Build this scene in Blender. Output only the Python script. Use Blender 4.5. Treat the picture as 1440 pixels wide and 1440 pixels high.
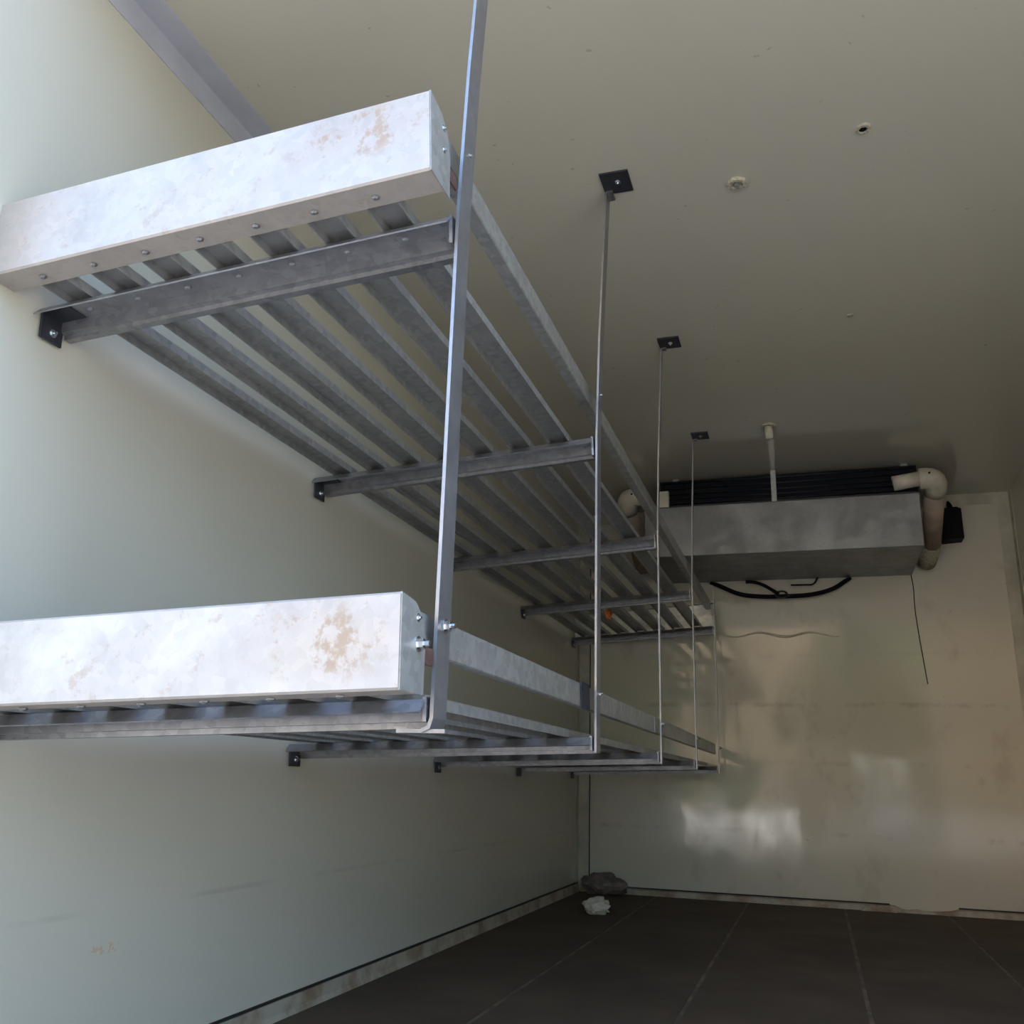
import bpy, bmesh, math, random
from mathutils import Vector, Matrix
random.seed(4)
for o in list(bpy.data.objects): bpy.data.objects.remove(o)
S = bpy.context.scene
COL = S.collection

# ------------------------------------------------------------------ camera
RIGHT = Vector((0.95256, 0.30296, 0.02898)); UP = Vector((0.05854, -0.27584, 0.95942)); FWD = Vector((-0.29866, 0.91221, 0.28049))
cam_d = bpy.data.cameras.new('camera'); cam = bpy.data.objects.new('camera', cam_d); COL.objects.link(cam)
cam.matrix_world = Matrix(((RIGHT.x, UP.x, -FWD.x, 1.229), (RIGHT.y, UP.y, -FWD.y, 0.0), (RIGHT.z, UP.z, -FWD.z, 0.549), (0, 0, 0, 1)))
cam_d.sensor_width = 36.0; cam_d.lens = 1289.35 / 1440 * 36.0; cam_d.clip_start = 0.02; cam_d.clip_end = 400
S.camera = cam

# ------------------------------------------------------------------ world, sun, exposure
w = bpy.data.worlds.new('sky'); S.world = w; w.use_nodes = True
bg = w.node_tree.nodes['Background']; bg.inputs['Strength'].default_value = 0.5
sky = w.node_tree.nodes.new('ShaderNodeTexSky'); sky.sky_type = 'NISHITA'; sky.sun_disc = False
sky.sun_elevation = math.radians(36); sky.sun_rotation = math.radians(20); sky.dust_density = 2.6; sky.air_density = 1.0; sky.ozone_density = 2.5
w.node_tree.links.new(sky.outputs['Color'], bg.inputs['Color'])
sd = bpy.data.lights.new('sun_offscreen', 'SUN'); sd.energy = 5.0; sd.angle = math.radians(0.6); sd.color = (1.0, 0.96, 0.9)
sun = bpy.data.objects.new('sun_offscreen', sd); COL.objects.link(sun); sun.location = (6, 12, 12)
sun.rotation_euler = Vector((-0.28, -0.76, -0.59)).to_track_quat('-Z', 'Y').to_euler()
S.view_settings.view_transform = 'Standard'; S.view_settings.look = 'None'; S.view_settings.gamma = 1.0
S.view_settings.use_curve_mapping = False
S.view_settings.exposure = 1.5

# ------------------------------------------------------------------ sizes (metres), floor z = 0, left wall x = 0, depth +y
W, L, H, Y0 = 2.259, 5.053, 2.049, 0.90
T = 0.08

# ------------------------------------------------------------------ helpers
def tag(o, label=None, cat=None, group=None, kind=None):
    if label: o['label'] = label
    if cat: o['category'] = cat
    if group: o['group'] = group
    if kind: o['kind'] = kind
    return o
def link(name, me, mat, parent=None):
    o = bpy.data.objects.new(name, me); COL.objects.link(o)
    if mat is not None and not me.materials: me.materials.append(mat)
    if parent is not None: o.parent = parent
    return o
def empty(name, loc=(0, 0, 0), rot=(0, 0, 0)):
    o = bpy.data.objects.new(name, None); COL.objects.link(o); o.location = loc; o.rotation_euler = rot; o.empty_display_size = 0.1
    return o
class MB:
    def __init__(s): s.bm = bmesh.new()
    def box(s, a, b, bev=0.0):
        r = bmesh.ops.create_cube(s.bm, size=1.0); vs = r['verts']
        for v in vs: v.co = Vector([(a[i] + b[i]) / 2 + v.co[i] * (b[i] - a[i]) for i in range(3)])
        if bev > 0:
            es = list({e for v in vs for e in v.link_edges})
            bmesh.ops.bevel(s.bm, geom=es, offset=bev, segments=1, affect='EDGES')
        return s
    def quad(s, pts):
        s.bm.faces.new([s.bm.verts.new(p) for p in pts]); return s
    def prism(s, prof, axis, a, b):
        # prof: closed 2D outline; extruded along axis from a to b
        def P(q, t):
            if axis == 'y': return (q[0], t, q[1])
            if axis == 'x': return (t, q[0], q[1])
            return (q[0], q[1], t)
        v0 = [s.bm.verts.new(P(q, a)) for q in prof]; v1 = [s.bm.verts.new(P(q, b)) for q in prof]; n = len(prof)
        for i in range(n): s.bm.faces.new((v0[i], v0[(i + 1) % n], v1[(i + 1) % n], v1[i]))
        s.bm.faces.new(v0[::-1]); s.bm.faces.new(v1); return s
    def sheet(s, path, t, axis, a, b):
        # open 2D path thickened by t (to its left) and extruded
        n = len(path); off = []
        for i in range(n):
            d = []
            if i > 0: d.append((Vector(path[i]) - Vector(path[i - 1])).normalized())
            if i < n - 1: d.append((Vector(path[i + 1]) - Vector(path[i])).normalized())
            nn = [Vector((-e.y, e.x)) for e in d]; m = sum(nn, Vector((0, 0)))
            m.normalize(); k = 1.0 / max(0.3, m.dot(nn[0])); off.append(Vector(path[i]) + m * t * k)
        return s.prism([tuple(p) for p in path] + [tuple(p) for p in off[::-1]], axis, a, b)
    def tube(s, pts, r, seg=10, cap=True):
        pts = [Vector(p) for p in pts]; rings = []; n = len(pts)
        rr = r if isinstance(r, (list, tuple)) else [r] * n
        ref = None
        for i, p in enumerate(pts):
            d = (pts[min(i + 1, n - 1)] - pts[max(i - 1, 0)]).normalized()
            if ref is None: ref = d.orthogonal().normalized()
            ref = (ref - d * ref.dot(d)).normalized(); b = d.cross(ref)
            rings.append([s.bm.verts.new(p + (ref * math.cos(2 * math.pi * k / seg) + b * math.sin(2 * math.pi * k / seg)) * rr[i]) for k in range(seg)])
        for i in range(n - 1):
            for k in range(seg): s.bm.faces.new((rings[i][k], rings[i][(k + 1) % seg], rings[i + 1][(k + 1) % seg], rings[i + 1][k]))
        if cap: s.bm.faces.new(rings[0][::-1]); s.bm.faces.new(rings[-1])
        return s
    def mesh(s, name, smooth=False):
        bmesh.ops.recalc_face_normals(s.bm, faces=s.bm.faces)
        me = bpy.data.meshes.new(name); s.bm.to_mesh(me); s.bm.free()
        if smooth:
            for f in me.polygons: f.use_smooth = True
        return me
    def build(s, name, mat, parent=None, smooth=False): return link(name, s.mesh(name, smooth), mat, parent)

# ------------------------------------------------------------------ materials
class NT:
    def __init__(s, name):
        s.m = bpy.data.materials.new(name); s.m.use_nodes = True; s.t = s.m.node_tree; s.b = s.t.nodes['Principled BSDF']
        s.pos = s.t.nodes.new('ShaderNodeTexCoord').outputs['Object']
    def n(s, typ, **kw):
        x = s.t.nodes.new(typ)
        for k, v in kw.items(): setattr(x, k, v)
        return x
    def noise(s, scale, detail=4, rough=0.55, stretch=(1, 1, 1), dist=0.0):
        mp = s.n('ShaderNodeMapping'); mp.inputs['Scale'].default_value = stretch; s.t.links.new(s.pos, mp.inputs['Vector'])
        x = s.n('ShaderNodeTexNoise'); x.inputs['Scale'].default_value = scale; x.inputs['Detail'].default_value = detail
        x.inputs['Roughness'].default_value = rough; x.inputs['Distortion'].default_value = dist
        s.t.links.new(mp.outputs['Vector'], x.inputs['Vector']); return x.outputs['Fac']
    def ramp(s, src, a, b, va=0.0, vb=1.0, smooth=True):
        x = s.n('ShaderNodeMapRange'); x.interpolation_type = 'SMOOTHSTEP' if smooth else 'LINEAR'
        x.inputs['From Min'].default_value = a; x.inputs['From Max'].default_value = b
        x.inputs['To Min'].default_value = va; x.inputs['To Max'].default_value = vb
        s.t.links.new(src, x.inputs['Value']); return x.outputs['Result']
    def math(s, op, a, b=None, c=None):
        x = s.n('ShaderNodeMath', operation=op)
        for i, v in enumerate((a, b, c)):
            if v is None: continue
            if isinstance(v, (int, float)): x.inputs[i].default_value = v
            else: s.t.links.new(v, x.inputs[i])
        return x.outputs[0]
    def axis(s, k):
        x = s.n('ShaderNodeSeparateXYZ'); s.t.links.new(s.pos, x.inputs[0]); return x.outputs[k]
    def mix(s, f, a, b):
        x = s.n('ShaderNodeMix', data_type='RGBA'); 
        for sock, v in ((x.inputs[0], f), (x.inputs[6], a), (x.inputs[7], b)):
            if isinstance(v, (int, float)): sock.default_value = v
            elif isinstance(v, tuple): sock.default_value = (*v, 1) if len(v) == 3 else v
            else: s.t.links.new(v, sock)
        return x.outputs[2]
    def window(s, c, half, soft):   # 1 inside |c| < half
        return s.ramp(s.math('ABSOLUTE', c), half, half + soft, 1.0, 0.0)
    def base(s, v):
        if isinstance(v, tuple): s.b.inputs['Base Color'].default_value = (*v, 1)
        else: s.t.links.new(v, s.b.inputs['Base Color'])
        return s
    def set(s, **kw):
        for k, v in kw.items():
            sock = s.b.inputs[k.replace('_', ' ')]
            if isinstance(v, (int, float)): sock.default_value = v
            else: s.t.links.new(v, sock)
        return s
    def bump(s, h, strength=0.2, dist=0.01):
        x = s.n('ShaderNodeBump'); x.inputs['Strength'].default_value = strength; x.inputs['Distance'].default_value = dist
        s.t.links.new(h, x.inputs['Height']); s.t.links.new(x.outputs['Normal'], s.b.inputs['Normal']); return s
def plain(name, col, rough=0.5, metal=0.0, var=0.12, scale=30):
    m = NT(name); f = m.ramp(m.noise(scale), 0.3, 0.7)
    m.base(m.mix(f, tuple(c * (1 - var) for c in col), tuple(min(1, c * (1 + var)) for c in col)))
    m.set(Roughness=rough, Metallic=metal); return m.m

CREAM = (0.61, 0.565, 0.455); CREAM_D = (0.57, 0.52, 0.41)
def panel_material(name, back=False, left=False, ceil=False):
    m = NT(name)
    big = m.ramp(m.noise(1.3, 3, 0.5), 0.35, 0.8)
    c = m.mix(m.math('MULTIPLY', big, 0.5), CREAM, CREAM_D)
    if back or ceil:
        spk = m.ramp(m.noise(38, 2, 0.4), 0.73, 0.78)
        c = m.mix(m.math('MULTIPLY', spk, 0.35), c, (0.20, 0.16, 0.10))
    if back:
        blot = m.ramp(m.noise(5.5, 4, 0.6, (1, 1, 0.7)), 0.55, 0.72)
        c = m.mix(m.math('MULTIPLY', blot, 0.35), c, (0.36, 0.30, 0.20))
        z = m.axis(2)
        for z0, k in ((0.965, 0.32), (0.675, 0.18), (0.335, 0.28), (1.22, 0.12)):
            band = m.window(m.math('SUBTRACT', m.math('ADD', z, m.math('MULTIPLY', m.noise(3, 2), 0.02)), z0 + 0.01), 0.003, 0.016)
            brk = m.ramp(m.noise(7.5 + z0, 5, 0.65), 0.45, 0.66)
            c = m.mix(m.math('MULTIPLY', m.math('MULTIPLY', band, brk), k), c, (0.22, 0.18, 0.12))
    if left:
        z = m.axis(2); y = m.axis(1)
        band = m.window(m.math('SUBTRACT', z, 0.304), 0.002, 0.006)
        brk = m.ramp(m.noise(3.5, 3, 0.6), 0.42, 0.62)
        c = m.mix(m.math('MULTIPLY', m.math('MULTIPLY', band, brk), 0.25), c, (0.30, 0.28, 0.24))
        mk = m.math('MULTIPLY', m.window(m.math('SUBTRACT', z, 0.238), 0.006, 0.004), m.window(m.math('SUBTRACT', y, 1.49), 0.03, 0.01))
        mk = m.math('MULTIPLY', mk, m.ramp(m.noise(90, 2), 0.48, 0.56))
        c = m.mix(m.math('MULTIPLY', mk, 0.6), c, (0.62, 0.36, 0.20))
    m.base(c)
    rv = m.noise(9, 4, 0.6, (1, 1, 0.5))
    lo, hi = (0.05, 0.14) if back else (0.14, 0.20)
    if ceil: lo, hi = 0.08, 0.14
    m.set(Roughness=m.ramp(rv, 0.35, 0.68, lo, hi) if back else (lo + hi) / 2, Specular_IOR_Level=0.42 if back else 0.55)
    if not back: return m.m
    h = m.math('ADD', m.noise(3.0, 2, 0.4, (1, 1, 0.45)), m.math('MULTIPLY', m.noise(22, 3, 0.5), 0.05))
    m.bump(h, 0.12 if back else 0.03, 0.02); return m.m
M = {}
M['wall'] = panel_material('wall_panel'); M['wall_left'] = panel_material('left_wall_panel', left=True)
M['wall_back'] = panel_material('back_wall_panel', back=True); M['ceil'] = panel_material('ceiling_panel', ceil=True)
M['outer'] = plain('outer_skin', (0.7, 0.7, 0.7), 0.5)
M['trim'] = plain('grey_trim', (0.50, 0.50, 0.53), 0.42, 0.0, 0.08, 6)
M['cream_trim'] = plain('cream_trim', (0.50, 0.47, 0.37), 0.45, 0, 0.15, 9)
M['seam'] = plain('dark_seam', (0.02, 0.016, 0.012), 0.8)
m = NT('kerb'); f = m.ramp(m.noise(7, 5, 0.65), 0.4, 0.68)
m.base(m.mix(f, (0.42, 0.37, 0.28), (0.24, 0.16, 0.10))).set(Roughness=0.6); m.bump(m.noise(40), 0.3, 0.003); M['kerb'] = m.m
m = NT('floor_sheet'); f = m.ramp(m.noise(2.2, 6, 0.65), 0.35, 0.7)
c = m.mix(f, (0.078, 0.056, 0.037), (0.115, 0.082, 0.054)); c = m.mix(m.math('MULTIPLY', m.ramp(m.noise(14, 6, 0.7), 0.56, 0.75), 0.5), c, (0.13, 0.095, 0.065))
m.base(c).set(Roughness=0.78, Specular_IOR_Level=0.25); m.bump(m.noise(90, 3), 0.35, 0.003); M['floor'] = m.m
m = NT('floor_joint'); m.base(m.mix(m.ramp(m.noise(9, 5), 0.42, 0.6), (0.11, 0.08, 0.055), (0.19, 0.135, 0.088))).set(Roughness=0.9); M['joint'] = m.m
def galv(name, col, rough, metal, rust=0.0, spangle=0.14, patch=(0.6, 0.07, 0.09, 0.05)):
    m = NT(name)
    v = m.n('ShaderNodeTexVoronoi'); v.inputs['Scale'].default_value = 70; m.t.links.new(m.pos, v.inputs['Vector'])
    sp = m.n('ShaderNodeSeparateColor'); m.t.links.new(v.outputs['Color'], sp.inputs[0])
    c = m.mix(sp.outputs[0], tuple(x * (1 - spangle) for x in col), tuple(min(1, x * (1 + spangle)) for x in col))
    dirt = m.ramp(m.noise(6, 6, 0.65, (1, 0.4, 1)), 0.45, 0.75)
    c = m.mix(m.math('MULTIPLY', dirt, 0.45), c, tuple(x * 0.55 for x in col))
    met = metal
    if rust:
        fine = m.ramp(m.noise(34, 8, 0.72, (1, 1, 0.9)), 0.49, 0.60)
        dx = m.math('DIVIDE', m.math('SUBTRACT', m.axis(0), patch[0]), patch[2]); dz = m.math('DIVIDE', m.math('SUBTRACT', m.axis(2), patch[1]), patch[3])
        d = m.math('SQRT', m.math('ADD', m.math('MULTIPLY', dx, dx), m.math('MULTIPLY', dz, dz)))
        spot = m.ramp(m.math('ADD', d, m.math('MULTIPLY', m.noise(9, 4), 0.8)), 0.85, 1.6, 1.0, 0.0)
        stray = m.ramp(m.noise(30, 6, 0.72), 0.565, 0.66, 0.0, 0.5)
        k = m.math('MULTIPLY', m.math('MAXIMUM', m.math('MULTIPLY', spot, m.math('ADD', m.math('MULTIPLY', fine, 0.8), 0.2)), stray), rust)
        c = m.mix(k, c, (0.36, 0.235, 0.14))
        met = m.ramp(k, 0.0, 1.0, metal, 0.0, False)
    m.base(c).set(Roughness=m.ramp(m.noise(11, 4), 0.3, 0.7, rough - 0.08, rough + 0.1), Metallic=met)
    m.bump(m.noise(4, 2), 0.12, 0.01); return m.m
M['rail'] = galv('galvanised_rail', (0.475, 0.415, 0.36), 0.45, 0.25, 0.85, 0.05, (0.675, 0.062, 0.11, 0.055))
M['rail_up'] = galv('galvanised_upper_rail', (0.475, 0.415, 0.36), 0.45, 0.25, 0.8, 0.05, (0.67, 0.09, 0.13, 0.05))
M['side'] = galv('galvanised_side_rail', (0.44, 0.435, 0.41), 0.38, 0.5)
M['slat'] = galv('galvanised_slat', (0.40, 0.395, 0.375), 0.45, 0.5)
M['bar'] = galv('galvanised_bar', (0.31, 0.305, 0.31), 0.40, 0.7)
M['hang'] = galv('steel_strap', (0.31, 0.305, 0.31), 0.40, 0.7, 0, 0.05)
M['bolt'] = plain('zinc_bolt', (0.72, 0.74, 0.76), 0.25, 1.0, 0.05)
M['dark'] = plain('dark_bracket_paint', (0.035, 0.035, 0.042), 0.5, 0.2)
M['black'] = plain('black_plastic', (0.006, 0.006, 0.008), 0.55)
M['coil'] = plain('coil_black', (0.004, 0.005, 0.008), 0.45, 0.0)
for k_ in ('coil', 'black'): M[k_].node_tree.nodes['Principled BSDF'].inputs['Specular IOR Level'].default_value = 0.12
M['coilrail'] = plain('coil_rail', (0.008, 0.009, 0.013), 0.4, 0.2)
M['unit'] = galv('cooler_sheet', (0.27, 0.272, 0.268), 0.45, 0.55, 0, 0.05)
M['pvc'] = plain('white_pvc', (0.66, 0.60, 0.48), 0.4, 0, 0.1, 14)
M['wavy_strip'] = plain('wavy_strip_cream', (0.61, 0.565, 0.455), 0.45)
M['lag'] = plain('pipe_lagging', (0.42, 0.33, 0.26), 0.7, 0, 0.1, 14)
M['rust'] = plain('rusty_tab', (0.12, 0.06, 0.045), 0.8, 0, 0.3)
M['orange'] = plain('orange_rag', (0.75, 0.20, 0.06), 0.7)
M['bag'] = plain('white_bag', (0.62, 0.57, 0.46), 0.45)
M['brownbag'] = plain('brown_bag', (0.16, 0.125, 0.105), 0.55, 0, 0.3, 20)
M['foam'] = plain('foam_ring', (0.46, 0.41, 0.30), 0.8, 0, 0.3, 120)
M['ground'] = plain('dry_ground', (0.27, 0.255, 0.23), 0.9, 0, 0.25, 0.5)
M['render'] = plain('whitewashed_wall', (0.88, 0.88, 0.86), 0.8, 0, 0.08, 0.6)
M['ochre'] = plain('ochre_render', (0.35, 0.27, 0.175), 0.8, 0, 0.1, 0.8)
M['bark'] = plain('bark', (0.07, 0.05, 0.035), 0.9)
M['leaf'] = plain('leaf', (0.045, 0.075, 0.025), 0.7, 0, 0.4, 1.5)

# ------------------------------------------------------------------ the box: floor, walls, ceiling
floor = MB().box((-T, Y0 - 0.05, -0.12), (W + T, L + T, -0.0015)).build('floor', M['joint']); tag(floor, kind='structure')
xs = [0.0, 0.42, 0.873, 1.326, 1.779, W]
for i in range(5):
    MB().box((xs[i] + (0.006 if i else 0), Y0 - 0.04, -0.0035), (xs[i + 1] - (0.006 if i < 4 else 0), L, 0.0)).build('floor_sheet', M['floor'], floor)
tag(MB().box((-T, Y0, -0.012), (0, L + T, H + 0.0)).build('wall_left', M['wall_left']), kind='structure')
tag(MB().box((W, Y0, -0.012), (W + T, L + T, H)).build('wall_right', M['wall']), kind='structure')
tag(MB().box((0, L, -0.012), (W, L + T, H)).build('wall_back', M['wall_back']), kind='structure')
ceiling = tag(MB().box((-T, Y0, H), (W + T, L + T, H + T)).build('ceiling', M['ceil']), kind='structure')
# corner trims
TW = 0.0607
tag(MB().sheet([(0.0, H - TW), (0.0, H), (TW, H)], -0.003, 'y', Y0, L).build('trim_1', M['trim']), kind='structure')
tag(MB().box((TW, L - 0.003, H - TW), (W - TW, L, H)).build('trim_2', M['cream_trim']), kind='structure')
tag(MB().sheet([(0.0, L - TW), (0.0, L), (TW, L)], -0.003, 'z', 0.03, H - 0.003).build('trim_3', M['cream_trim']), kind='structure')
tag(MB().sheet([(W - TW, L), (W, L), (W, L - TW)], -0.003, 'z', 0.03, H - 0.003).build('trim_4', M['cream_trim']), kind='structure')
tag(MB().box((TW, L - 0.0035, 0.03), (TW + 0.005, L, H - TW)).build('trim_5', M['seam']), kind='structure')
# kerbs along the floor
bl = MB().sheet([(0.0, 0.040), (0.007, 0.039), (0.010, 0.012), (0.016, 0.0)], -0.006, 'y', Y0, L - 0.012).build('baseboard_left', M['kerb']); tag(bl, kind='structure')
MB().box((-0.001, Y0, 0.040), (0.004, L, 0.046)).build('seam', M['seam'], bl)
bb = MB(); n = 60; x0, x1 = 0.02, W - 0.02
prev = None
for i in range(n + 1):
    x = x0 + (x1 - x0) * i / n
    top = 0.030
    if 1.56 < x < 1.80: top = 0.012 + random.uniform(0, 0.008)
    elif x > 1.8: top = 0.030
    yy = L - 0.012 + random.uniform(-0.001, 0.001)
    ring = [bb.bm.verts.new(p) for p in ((x, L, 0), (x, yy - 0.004, 0), (x, yy, top * 0.8), (x, L, top))]
    if prev:
        for k in range(4): bb.bm.faces.new((prev[k], prev[(k + 1) % 4], ring[(k + 1) % 4], ring[k]))
    else: bb.bm.faces.new(ring)
    prev = ring
bb.bm.faces.new(prev[::-1])
bo = bb.build('baseboard_back', M['kerb']); tag(bo, kind='structure')
for a, b in ((0.20, 1.53), (1.83, W - TW)): MB().box((a, L - 0.004, 0.030), (b, L + 0.001, 0.036)).build('seam', M['seam'], bo)
pl = MB().prism([(1.40, 0.0), (1.56, 0.0), (1.585, 0.016), (1.55, 0.030), (1.42, 0.026)], 'y', L - 0.035, L - 0.013).build('broken_kerb_piece', M['kerb'])
tag(pl, 'broken loose piece of kerb lying against the back wall foot', 'debris')

# ------------------------------------------------------------------ outside: ground, plus unseen low wall, facade and trees added for light and reflections
gr = MB().box((-120, -120, -1.3), (120, 120, -1.1)).build('ground', M['ground']); tag(gr, kind='structure')
fw = MB()
fw.box((-9.5, -20.3, -1.1), (0.7, -20, -0.1)); far_wall = fw.build('added_low_wall', M['render']); tag(far_wall, 'long low white wall, unseen, added for bright streaks in the back wall', 'wall')  # unseen wall added to give the bright streaks mirrored in the back wall
bd = empty('bounce_building', (-6, -24, -1.1)); tag(bd, 'unseen ochre building with flat roof outside the open end', 'bounce_building')  # unseen, added as warm bounce for the back wall, tall to hide sky
MB().box((-9, -4, 0), (8.4, 0, 11.6)).build('facade', M['ochre'], bd)
MB().box((-9.2, -4.2, 11.6), (8.6, 0.3, 11.85)).build('roof', M['bark'], bd)
for k in range(6): MB().box((-7.6 + k * 2.7, 0.0, 3.2), (-6.3 + k * 2.7, 0.04, 4.6)).build('window', M['coilrail'], bd)
rt = random.Random(11)
def unseen_tree(x, y, h, kind):  # unseen trees added for reflections; tall ones keep sky off the back wall
    root = empty('unseen_tree', (x, y, -1.1)); tag(root, 'small bushy tree added in front of the ochre building outside' if h < 4 else 'tall dark leafy tree added beyond the low white wall to hide the sky', 'unseen_tree', 'small bushy trees added outside' if h < 4 else 'tall trees added outside')
    MB().tube([(0, 0, 0), (0.1, 0, h * 0.3), (0, 0.1, h * 0.6)], [0.028 * h + 0.09, 0.024 * h + 0.06, 0.03], 8).build('trunk', M['bark'], root, True)
    bm = bmesh.new(); bmesh.ops.create_icosphere(bm, subdivisions=3, radius=1.0)
    from mathutils import noise
    for v in bm.verts:
        d = v.co.normalized(); k = 1 + 0.5 * noise.noise(d * 2.2 + Vector((x, y, 0))) + 0.25 * noise.noise(d * 6 + Vector((y, x, 0)))
        v.co = Vector((d.x * h * (0.42 if h > 4 else 0.30) * k, d.y * h * (0.42 if h > 4 else 0.30) * k, h * (0.74 if h < 4 else 0.56) + d.z * h * (0.24 if h < 4 else 0.44) * k))
    me = bpy.data.meshes.new('crown'); bm.to_mesh(me); bm.free(); link('crown', me, M['leaf'], root)
for i, (x, h) in enumerate(((-8.4, 2.7), (-6.2, 2.3), (-4.4, 2.2), (-2.7, 2.3), (-1.0, 2.2), (5.6, 8.6), (10.6, 9.4), (15.6, 8.8), (21.0, 9.2))): unseen_tree(x, -17.5 - (9.5 if i in (6, 8) else (0.5 if i % 2 else 0)), h, i)

# ------------------------------------------------------------------ shelves
YB = [1.10, 2.045, 2.985, 3.92, 4.868]
XH = 0.765
def screw_mesh(r=0.006, h=0.005):
    return MB().tube([(0, 0, 0), (0, 0, -h * 0.5), (0, 0, -h)], [r * 1.5, r * 1.5, r * 0.8], 6).mesh('screw')
SCREW = screw_mesh(0.004, 0.004); SCREW.materials.append(M['bar'])
bm_ = MB(); bm_.tube([(0, 0, 0), (0.002, 0, 0)], 0.011, 12); bm_.tube([(0.002, 0, 0), (0.010, 0, 0)], 0.0075, 6); bm_.tube([(0.010, 0, 0), (0.018, 0, 0)], 0.004, 8)
BOLT = bm_.mesh('bolt'); BOLT.materials.append(M['bolt'])
# cross bar: front lip, wide top flange, web, rear foot lip
bar_prof = [(-0.016, -0.017), (0.0, 0.0), (0.048, 0.0), (0.048, -0.022), (0.060, -0.022), (0.060, -0.030), (0.072, -0.030)]
def make_shelf(name, zw, zh, slat_left, rail_h, side_z, label, upper):
    tilt = math.atan2(zh - zw, XH)
    root = empty(name, (0, 0, zw), (0, -tilt, 0)); tag(root, label, 'shelf')
    # slats: inverted channels
    sl = MB()
    wd, hh, t = 0.052, 0.018, 0.002
    sl.prism([(0, 0), (0, hh), (wd, hh), (wd, 0), (wd - t, 0), (wd - t, hh - t), (t, hh - t), (t, 0)], 'y', 0.996, 4.93)
    sm = sl.mesh('slat')
    for xl in slat_left:
        o = link('slat', sm, M['slat'], root); o.location = (xl, 0, 0.0005)
    # crossbars
    cb = MB().sheet(bar_prof, -0.0025, 'x', 0.004, XH - 0.006).mesh('crossbar')
    br = MB(); br.box((0.0, 0.0, -0.052), (0.004, 0.048, -0.001)); br.box((0.0, 0.0, -0.005), (0.055, 0.048, -0.0025)); brm = br.mesh('wall_bracket')
    for y in YB:
        b = link('crossbar', cb, M['bar'], root); b.location = (0, y, -0.0005)
        k = link('wall_bracket', brm, M['dark'], b); k.location = (0.003, 0.002, 0)
        q = link('bolt', BOLT, M['bolt'], k); q.location = (0.004, 0.026, -0.035); q.scale = (0.5, 0.7, 0.7)
        wp = MB().box((XH - 0.008, 0.0, -0.045 if upper else -0.028), (XH - 0.003, 0.03, 0.003)).build('weld_tab', M['bar'], b)
        for xl in slat_left:
            q = link('screw', SCREW, M['bolt'], b); q.location = (xl + 0.026, 0.026, -0.0025)
    # front end rail: face, bottom flange, top lip, end return
    xe = 0.772
    for front in ((True, False) if upper else (True,)):
        y = 0.990 if front else 4.945; s = 1 if front else -1
        r = MB()
        prof = [(y + s * 0.052, 0.0), (y + s * 0.003, 0.0), (y, 0.003), (y, rail_h - 0.003), (y + s * 0.003, rail_h), (y + s * 0.018, rail_h)]
        r.sheet(prof, 0.0015 if not front else -0.0015, 'x', 0.002, xe)
        ro = r.build('end_rail', (M['rail_up'] if upper else M['rail']) if front else M['side'], root)
        if front:
            rt = MB().prism([(y + 0.002, 0.0005), (y + 0.072, 0.0005), (y + 0.076, rail_h * 0.55), (y + 0.066, rail_h * 0.82), (y + 0.045, rail_h * 0.96), (y + 0.002, rail_h)], 'x', xe - 0.001, xe + 0.0015).build('end_plate', M['side'], ro)
            for z in (rail_h * 0.52, rail_h * 0.80):
                q = link('bolt', BOLT, M['bolt'], ro); q.location = (xe + 0.0012, y + 0.052, z); q.scale = (0.9, 0.9, 0.9) if (z < rail_h * 0.6 and not upper) else (0.25, 0.5, 0.5)
            MB().box((xe - 0.004, y + 0.070, 0.040), (xe - 0.001, y + 0.108, 0.062)).build('rusty_tab', M['rust'], ro)
            for xl in slat_left:
                q = link('screw', SCREW, M['bolt'], ro); q.location = (xl + 0.026, y + 0.030, -0.0008)
    # outer side rail in lengths, low lip turned inwards
    ends = [1.075, 2.06, 3.00, 3.70, 4.90] if not upper else [1.075, 2.06, 3.94, 4.90]
    z0, z1 = side_z
    for i in range(len(ends) - 1):
        x = 0.757 - (0.0012 if i % 2 else 0)
        MB().sheet([(x - (0.026 if upper else 0.014), z0), (x - 0.002, z0), (x, z0 + 0.002), (x, z1), (x - 0.006, z1)], 0.0015, 'y', ends[i] - (0.03 if i else 0), ends[i + 1]).build('side_rail', M['side'], root)
    if not upper:
        MB().box((0.7585, 1.965, z0 - 0.004), (0.7605, 2.042, z1 + 0.004)).build('splice_plate', M['dark'], root)
    return root
up = make_shelf('hanging_shelf', 1.306, 1.3554, [0.058 + 0.0985 * k for k in range(7)], 0.135, (0.095, 0.143),
                'upper slatted galvanised shelf with stained white end rail, under the ceiling', True)
lo = make_shelf('hanging_shelf', 0.6179, 0.6457, [0.075 + 0.0968 * k for k in range(7)], 0.117, (0.060, 0.110),
                'lower slatted galvanised shelf with bolted end rail and rust patch near its corner', False)

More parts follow.
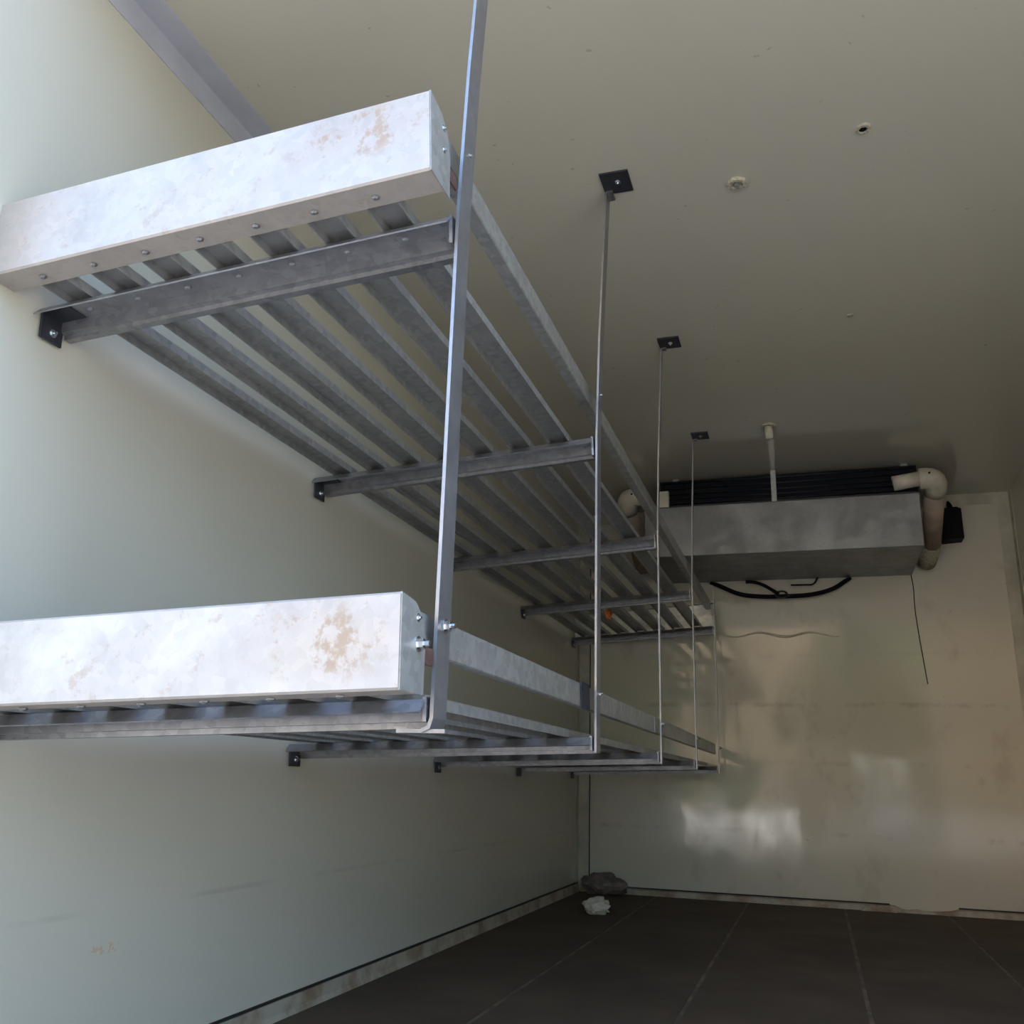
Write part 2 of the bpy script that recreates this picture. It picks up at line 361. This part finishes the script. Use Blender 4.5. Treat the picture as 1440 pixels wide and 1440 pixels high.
# ------------------------------------------------------------------ hanger straps
HL = ['thick steel hanger strap at the open end, beside both stained end rails',
      'second steel hanger strap, beside the dark splice plate of the lower rail',
      'third steel hanger strap, between the dark splice plate strap and the thin wire-like straps',
      'fourth thin steel hanger strap, passing in front of the black cooler coil',
      'short last hanger strap ending under the cooler at the back wall']
def strap(y, k):
    root = empty('hanger_strap', (XH, y, 0.62)); tag(root, HL[k], 'hanger', 'steel hanger straps of the shelving')
    t = 0.005; wd = 0.045 if k == 0 else (0.040 if k == 1 else 0.020)
    x = 0.002; zb = 0.612 - 0.62; zt = H - 0.62 - 0.004
    if k < 4: path = ([(x - 0.012, zb - 0.004), (x - 0.003, zb), (x, zb + 0.010)] if k == 0 else [(x, zb)]) + [(x, 0.3), (x, 1.36 - 0.62), (x + 0.006, 1.62 - 0.62), (0.025, zt - 0.004), (0.031, zt), (0.045, zt)]
    else: path = [(x, zb), (x, 0.95)]
    # slight hand-bent waviness
    o = MB().sheet(path, -t, 'y', 0.0, wd).build('strap', M['hang'], root)
    if k == 0: MB().box((-0.045, 0.004, zb - 0.009), (0.022 if k == 0 else 0.004, wd, zb - 0.004)).build('foot_tab', M['bar'], root)
    if k < 4:
        p = MB().box((0.024, -0.070, zt - 0.001), (0.098, max(0.012, wd * 0.4), zt + 0.004)).build('foot_plate', M['dark'], root)
        q = link('bolt', BOLT, M['bolt'], p); q.location = (0.065, -0.03, zt - 0.001); q.rotation_euler = (0, math.pi / 2, 0); q.scale = (0.5, 0.8, 0.8)
    if k < 2:
        q = link('bolt', BOLT, M['bolt'], root); q.location = (x + t + 0.0005, 0.024, 0.742 - 0.62); q.scale = (0.8, 0.9, 0.9) if k == 0 else (0.5, 0.6, 0.6)
        q = link('bolt', BOLT, M['bolt'], root); q.location = (x + t + 0.0005, 0.024, 1.475 - 0.62); q.scale = (0.4, 0.5, 0.5)
    else:
        q = link('bolt', BOLT, M['bolt'], root); q.location = (x + t + 0.0005, 0.010, 0.735 - 0.62); q.scale = (0.8, 0.8, 0.8)
for k, y in enumerate(YB): strap(y, k)

# ------------------------------------------------------------------ evaporator cooler under the ceiling
CX0, CX1, CY, CZ0, CZ1 = 0.482, 1.765, 4.425, 1.627, 1.884
cr = empty('evaporator_cooler', (0, 0, 0)); tag(cr, 'grey sheet metal evaporator cooler with black coil, hung in the back corner of the ceiling', 'cooler')
MB().box((CX0, CY, CZ0), (CX1, L - 0.002, CZ1), 0.004).build('casing', M['unit'], cr)
coil = MB().box((0.56, CY + 0.035, CZ1 + 0.001), (CX1, L - 0.01, H - 0.02)).build('coil', M['coil'], cr)
for z in (1.905, 1.930, 1.955, 1.985, 2.015): MB().tube([(0.57, CY + 0.030, z), (CX1 - 0.01, CY + 0.030, z)], 0.0035, 8).build('coil_tube', M['coilrail'], coil, True)
MB().box((0.50, CY + 0.02, CZ1), (CX1 - 0.01, CY + 0.05, CZ1 + 0.012)).build('coil_lip', M['coilrail'], coil)
MB().box((1.104, CY + 0.010, CZ1 + 0.001), (1.128, CY + 0.024, H - 0.004)).build('mounting_bracket', M['side'], cr)
MB().sheet([(0.556, CY), (0.606, CY), (0.606, CY + 0.04)], 0.002, 'z', CZ1 + 0.001, CZ1 + 0.085).build('mounting_bracket', M['pvc'], cr)
for xx in (0.62, 1.70): MB().box((xx, CY + 0.06, H - 0.021), (xx + 0.03, L - 0.1, H - 0.001)).build('mounting_bracket', M['unit'], cr)
for xx, zz in ((0.70, 1.69), (1.25, 1.72)): link('screw', SCREW, M['bolt'], cr).location = (xx, CY + 0.01, CZ0)

def bend(a, c, b, r, n=6):
    a, c, b = Vector(a), Vector(c), Vector(b); d0 = (a - c).normalized(); d1 = (b - c).normalized()
    p0, p1 = c + d0 * r, c + d1 * r; out = []
    for i in range(n + 1):
        t = i / n; out.append(p0 * (1 - t) ** 2 + c * 2 * t * (1 - t) + p1 * t ** 2)
    return out
# right pipe
rp = empty('elbow_pipe', (1.85, L, 1.7)); tag(rp, 'lagged pipe with white elbow leaving the right end of the cooler coil', 'pipe', 'elbow pipes beside the cooler')
def wpart(mb, name, mat, parent, smooth=True):
    o = mb.build(name, mat, parent, smooth); o.location = -parent.location; return o
e = bend((1.66, 4.44, 1.948), (1.848, 4.44, 1.958), (1.842, 4.62, 1.875), 0.065)
wpart(MB().tube([(1.655, 4.44, 1.938), (1.775, 4.44, 1.955)], 0.036, 14), 'pipe', M['pvc'], rp)
wpart(MB().tube([(1.768, 4.44, 1.954)] + e + [(1.843, 4.535, 1.910)], 0.050, 16), 'elbow', M['pvc'], rp)
wpart(MB().tube([(1.843, 4.53, 1.912), (1.850, 4.90, 1.745)], 0.047, 16), 'lagging', M['lag'], rp)
wpart(MB().tube([(1.850, 4.885, 1.752), (1.835, 5.03, 1.69)], 0.050, 16), 'coupling', M['foam'], rp)
wpart(MB().tube([(1.81, 4.389, 1.965), (1.81, 4.392, 1.965)], 0.005, 8), 'hole_plug', M['black'], rp)
# left pipe
lp = empty('elbow_pipe', (0.40, L, 1.7)); tag(lp, 'lagged pipe with white elbow leaving the left end of the cooler', 'pipe', 'elbow pipes beside the cooler')
e = bend((0.47, 4.44, 1.948), (0.385, 4.44, 1.952), (0.385, 4.62, 1.865), 0.05)
wpart(MB().tube([(0.475, 4.45, 1.925), (0.455, 4.44, 1.948)] + e + [(0.385, 4.53, 1.905)], [0.03, 0.046] + [0.048] * 8, 16), 'elbow', M['pvc'], lp)
wpart(MB().tube([(0.385, 4.525, 1.908), (0.385, 4.95, 1.70)], 0.045, 16), 'lagging', M['lag'], lp)
wpart(MB().tube([(0.425, 4.390, 1.955), (0.425, 4.393, 1.955)], 0.005, 8), 'hole_plug', M['black'], lp)
# black box on the back wall
jb = empty('junction_box', (1.975, L, 1.79)); tag(jb, 'small black box on the back wall behind the lagged pipe', 'box')
b = MB(); b.prism([(-0.105, -0.01), (0.04, 0.0), (0.040, 0.155), (0.020, 0.165), (-0.08, 0.16)], 'y', -0.10, -0.002).build('body', M['black'], jb)
MB().tube([(0.0, -0.05, 0.15), (-0.006, -0.05, 0.19), (-0.012, -0.05, 0.21)], [0.016, 0.012, 0.005], 8).build('cable_gland', M['black'], jb, True)
# drooping cables
def smoothpath(pts, n=6):
    pts = [Vector(p) for p in pts]; out = []
    for i in range(len(pts) - 1):
        p0 = pts[max(i - 1, 0)]; p1 = pts[i]; p2 = pts[i + 1]; p3 = pts[min(i + 2, len(pts) - 1)]
        for j in range(n):
            t = j / n; out.append(0.5 * ((2 * p1) + (p2 - p0) * t + (2 * p0 - 5 * p1 + 4 * p2 - p3) * t * t + (3 * p1 - p0 - 3 * p2 + p3) * t ** 3))
    return out + [pts[-1]]
YC = 5.02
cl = empty('drooping_cable', (1.11, YC, 1.52)); tag(cl, 'pair of black cables drooping in a clip below the cooler', 'cable')
base = [(0.74, 1.618), (0.783, 1.597), (0.894, 1.546), (1.005, 1.529), (1.115, 1.526), (1.259, 1.531), (1.368, 1.557), (1.441, 1.600), (1.466, 1.617)]
wpart(MB().tube(smoothpath([(x, YC, z) for x, z in base]), 0.0075, 8), 'cable', M['black'], cl)
wpart(MB().tube(smoothpath([(x, YC + 0.012, z + (0.012 if 0 < i < 8 else 0)) for i, (x, z) in enumerate(base)]), 0.0065, 8), 'cable', M['black'], cl)
wpart(MB().tube(smoothpath([(0.93, YC, 1.616), (0.975, YC, 1.612), (1.03, YC, 1.590), (1.098, YC - 0.005, 1.543)]), 0.009, 8), 'cable', M['black'], cl)
clip = [(1.112 + 0.030 * math.cos(a), YC - 0.004 + 0.02 * math.sin(a), 1.540 + 0.022 * math.sin(a)) for a in [i * math.pi / 6 for i in range(13)]]
wpart(MB().tube(clip, 0.005, 8), 'clip', M['dark'], cl)
tag(MB().tube([(1.162, YC, 1.590), (1.268, YC, 1.588), (1.285, YC, 1.598), (1.302, YC, 1.630)], 0.0045, 8).build('bent_rod', M['black'], None, True),
    'thin bent black rod poking out beneath the cooler', 'rod')
tag(MB().tube(smoothpath([(1.760, L - 0.003, 1.632), (1.766, L - 0.003, 1.56), (1.764, L - 0.003, 1.45), (1.770, L - 0.003, 1.33), (1.780, L - 0.003, 1.20), (1.790, L - 0.003, 1.07)]), 0.0022, 6).build('thin_wire', M['black'], None, True),
    'thin dark wire hanging down the back wall below the cooler', 'wire')
# wavy raised strip modelled in place of a reflection, in panel colour
pts = []
for i in range(41):
    t = i / 40; x = 0.815 + 0.575 * t
    pts.append((x, L - 0.001, 1.335 + 0.012 * math.sin(t * 14.0 + 3.6) - 0.008 * t))
tag(MB().tube(pts, [0.002 + 0.0045 * math.sin(math.pi * i / 40) for i in range(41)], 8).build('reflection_strip', M['wavy_strip'], None, True), 'wavy cream strip standing in for a reflection on the back wall', 'reflection strip')

# ------------------------------------------------------------------ ceiling fixings
def ring(name, x, y, r, label, holes, cat):
    root = empty(name, (x, y, H)); tag(root, label, cat)
    b = MB(); n = 10
    pr = [(r, 0), (r * 0.9, -r * 0.30), (r * 0.6, -r * 0.32), (r * 0.5, -0.0008)]
    rings = []
    for i in range(n):
        a = 2 * math.pi * i / n; j = 1 + random.uniform(-0.13, 0.13)
        rings.append([b.bm.verts.new((p * math.cos(a) * j, p * math.sin(a) * j, z)) for p, z in pr])
    for i in range(n):
        for k in range(3): b.bm.faces.new((rings[i][k], rings[(i + 1) % n][k], rings[(i + 1) % n][k + 1], rings[i][k + 1]))
    b.build('collar', M['foam'], root)
    MB().tube([(0, 0, 0), (0, 0, -r * 0.12)], r * 0.48, 10).build('hole', M['black'] if holes else M['kerb'], root)
    if not holes: MB().tube([(0, 0, 0), (0, 0, -r * 0.5)], r * 0.26, 6).build('bolt', M['side'], root)
ring('cable_hole', 1.424, 1.976, 0.019, 'round hole with crumbly collar in the ceiling, dark inside', True, 'ceiling hole')
ring('ceiling_bolt', 1.124, 2.106, 0.025, 'larger bolt in a crumbly sealant ring on the ceiling', False, 'bolt')
ring('ceiling_bolt', 1.427, 2.910, 0.011, 'tiny bolt head on the ceiling between hole and cooler', False, 'bolt')
st = empty('pipe_stub', (1.122, 3.838, H)); tag(st, 'short white pipe stub sticking down from the ceiling before the cooler', 'pipe')
MB().tube([(0, 0, 0), (0, 0, -0.010)], 0.032, 14).build('flange', M['foam'], st, False)
MB().tube([(0, 0, -0.008), (0.004, 0, -0.062)], 0.018, 14).build('tube', M['pvc'], st, True)

# ------------------------------------------------------------------ loose litter
def crumple(name, loc, size, mat, label, cat, seed, sub=3, amp=0.35):
    rnd = random.Random(seed); bm = bmesh.new(); bmesh.ops.create_icosphere(bm, subdivisions=sub, radius=1.0)
    from mathutils import noise
    off = Vector((rnd.uniform(0, 50), rnd.uniform(0, 50), rnd.uniform(0, 50)))
    for v in bm.verts:
        d = v.co.normalized(); k = 1 + amp * noise.noise(d * 1.6 + off) + amp * 0.7 * abs(noise.noise(d * 4.0 + off)) - amp * 0.2
        v.co = Vector((d.x * size[0] * k, d.y * size[1] * k, d.z * size[2] * k))
    zmin = min(v.co.z for v in bm.verts)
    for v in bm.verts: v.co.z = max(v.co.z - zmin * 0.75, 0.0)
    me = bpy.data.meshes.new(name); bm.to_mesh(me); bm.free(); o = link(name, me, mat); o.location = loc
    return tag(o, label, cat)
crumple('plastic_bag', (0.285, 4.23, 0.0), (0.060, 0.05, 0.034), M['bag'], 'crumpled white plastic bag on the dark floor near the corner', 'bag', 3, amp=0.6)
crumple('crumpled_sack', (0.165, 4.965, 0.0), (0.115, 0.055, 0.06), M['brownbag'], 'crumpled brown sack in the far corner against the back wall', 'sack', 8, amp=0.5)
rg = crumple('orange_rag', (0, 0, 0), (0.015, 0.042, 0.030), M['orange'], 'small orange rag caught between the slats of the upper shelf', 'rag', 5)
rg.location = (0.331, 4.27, 1.296)
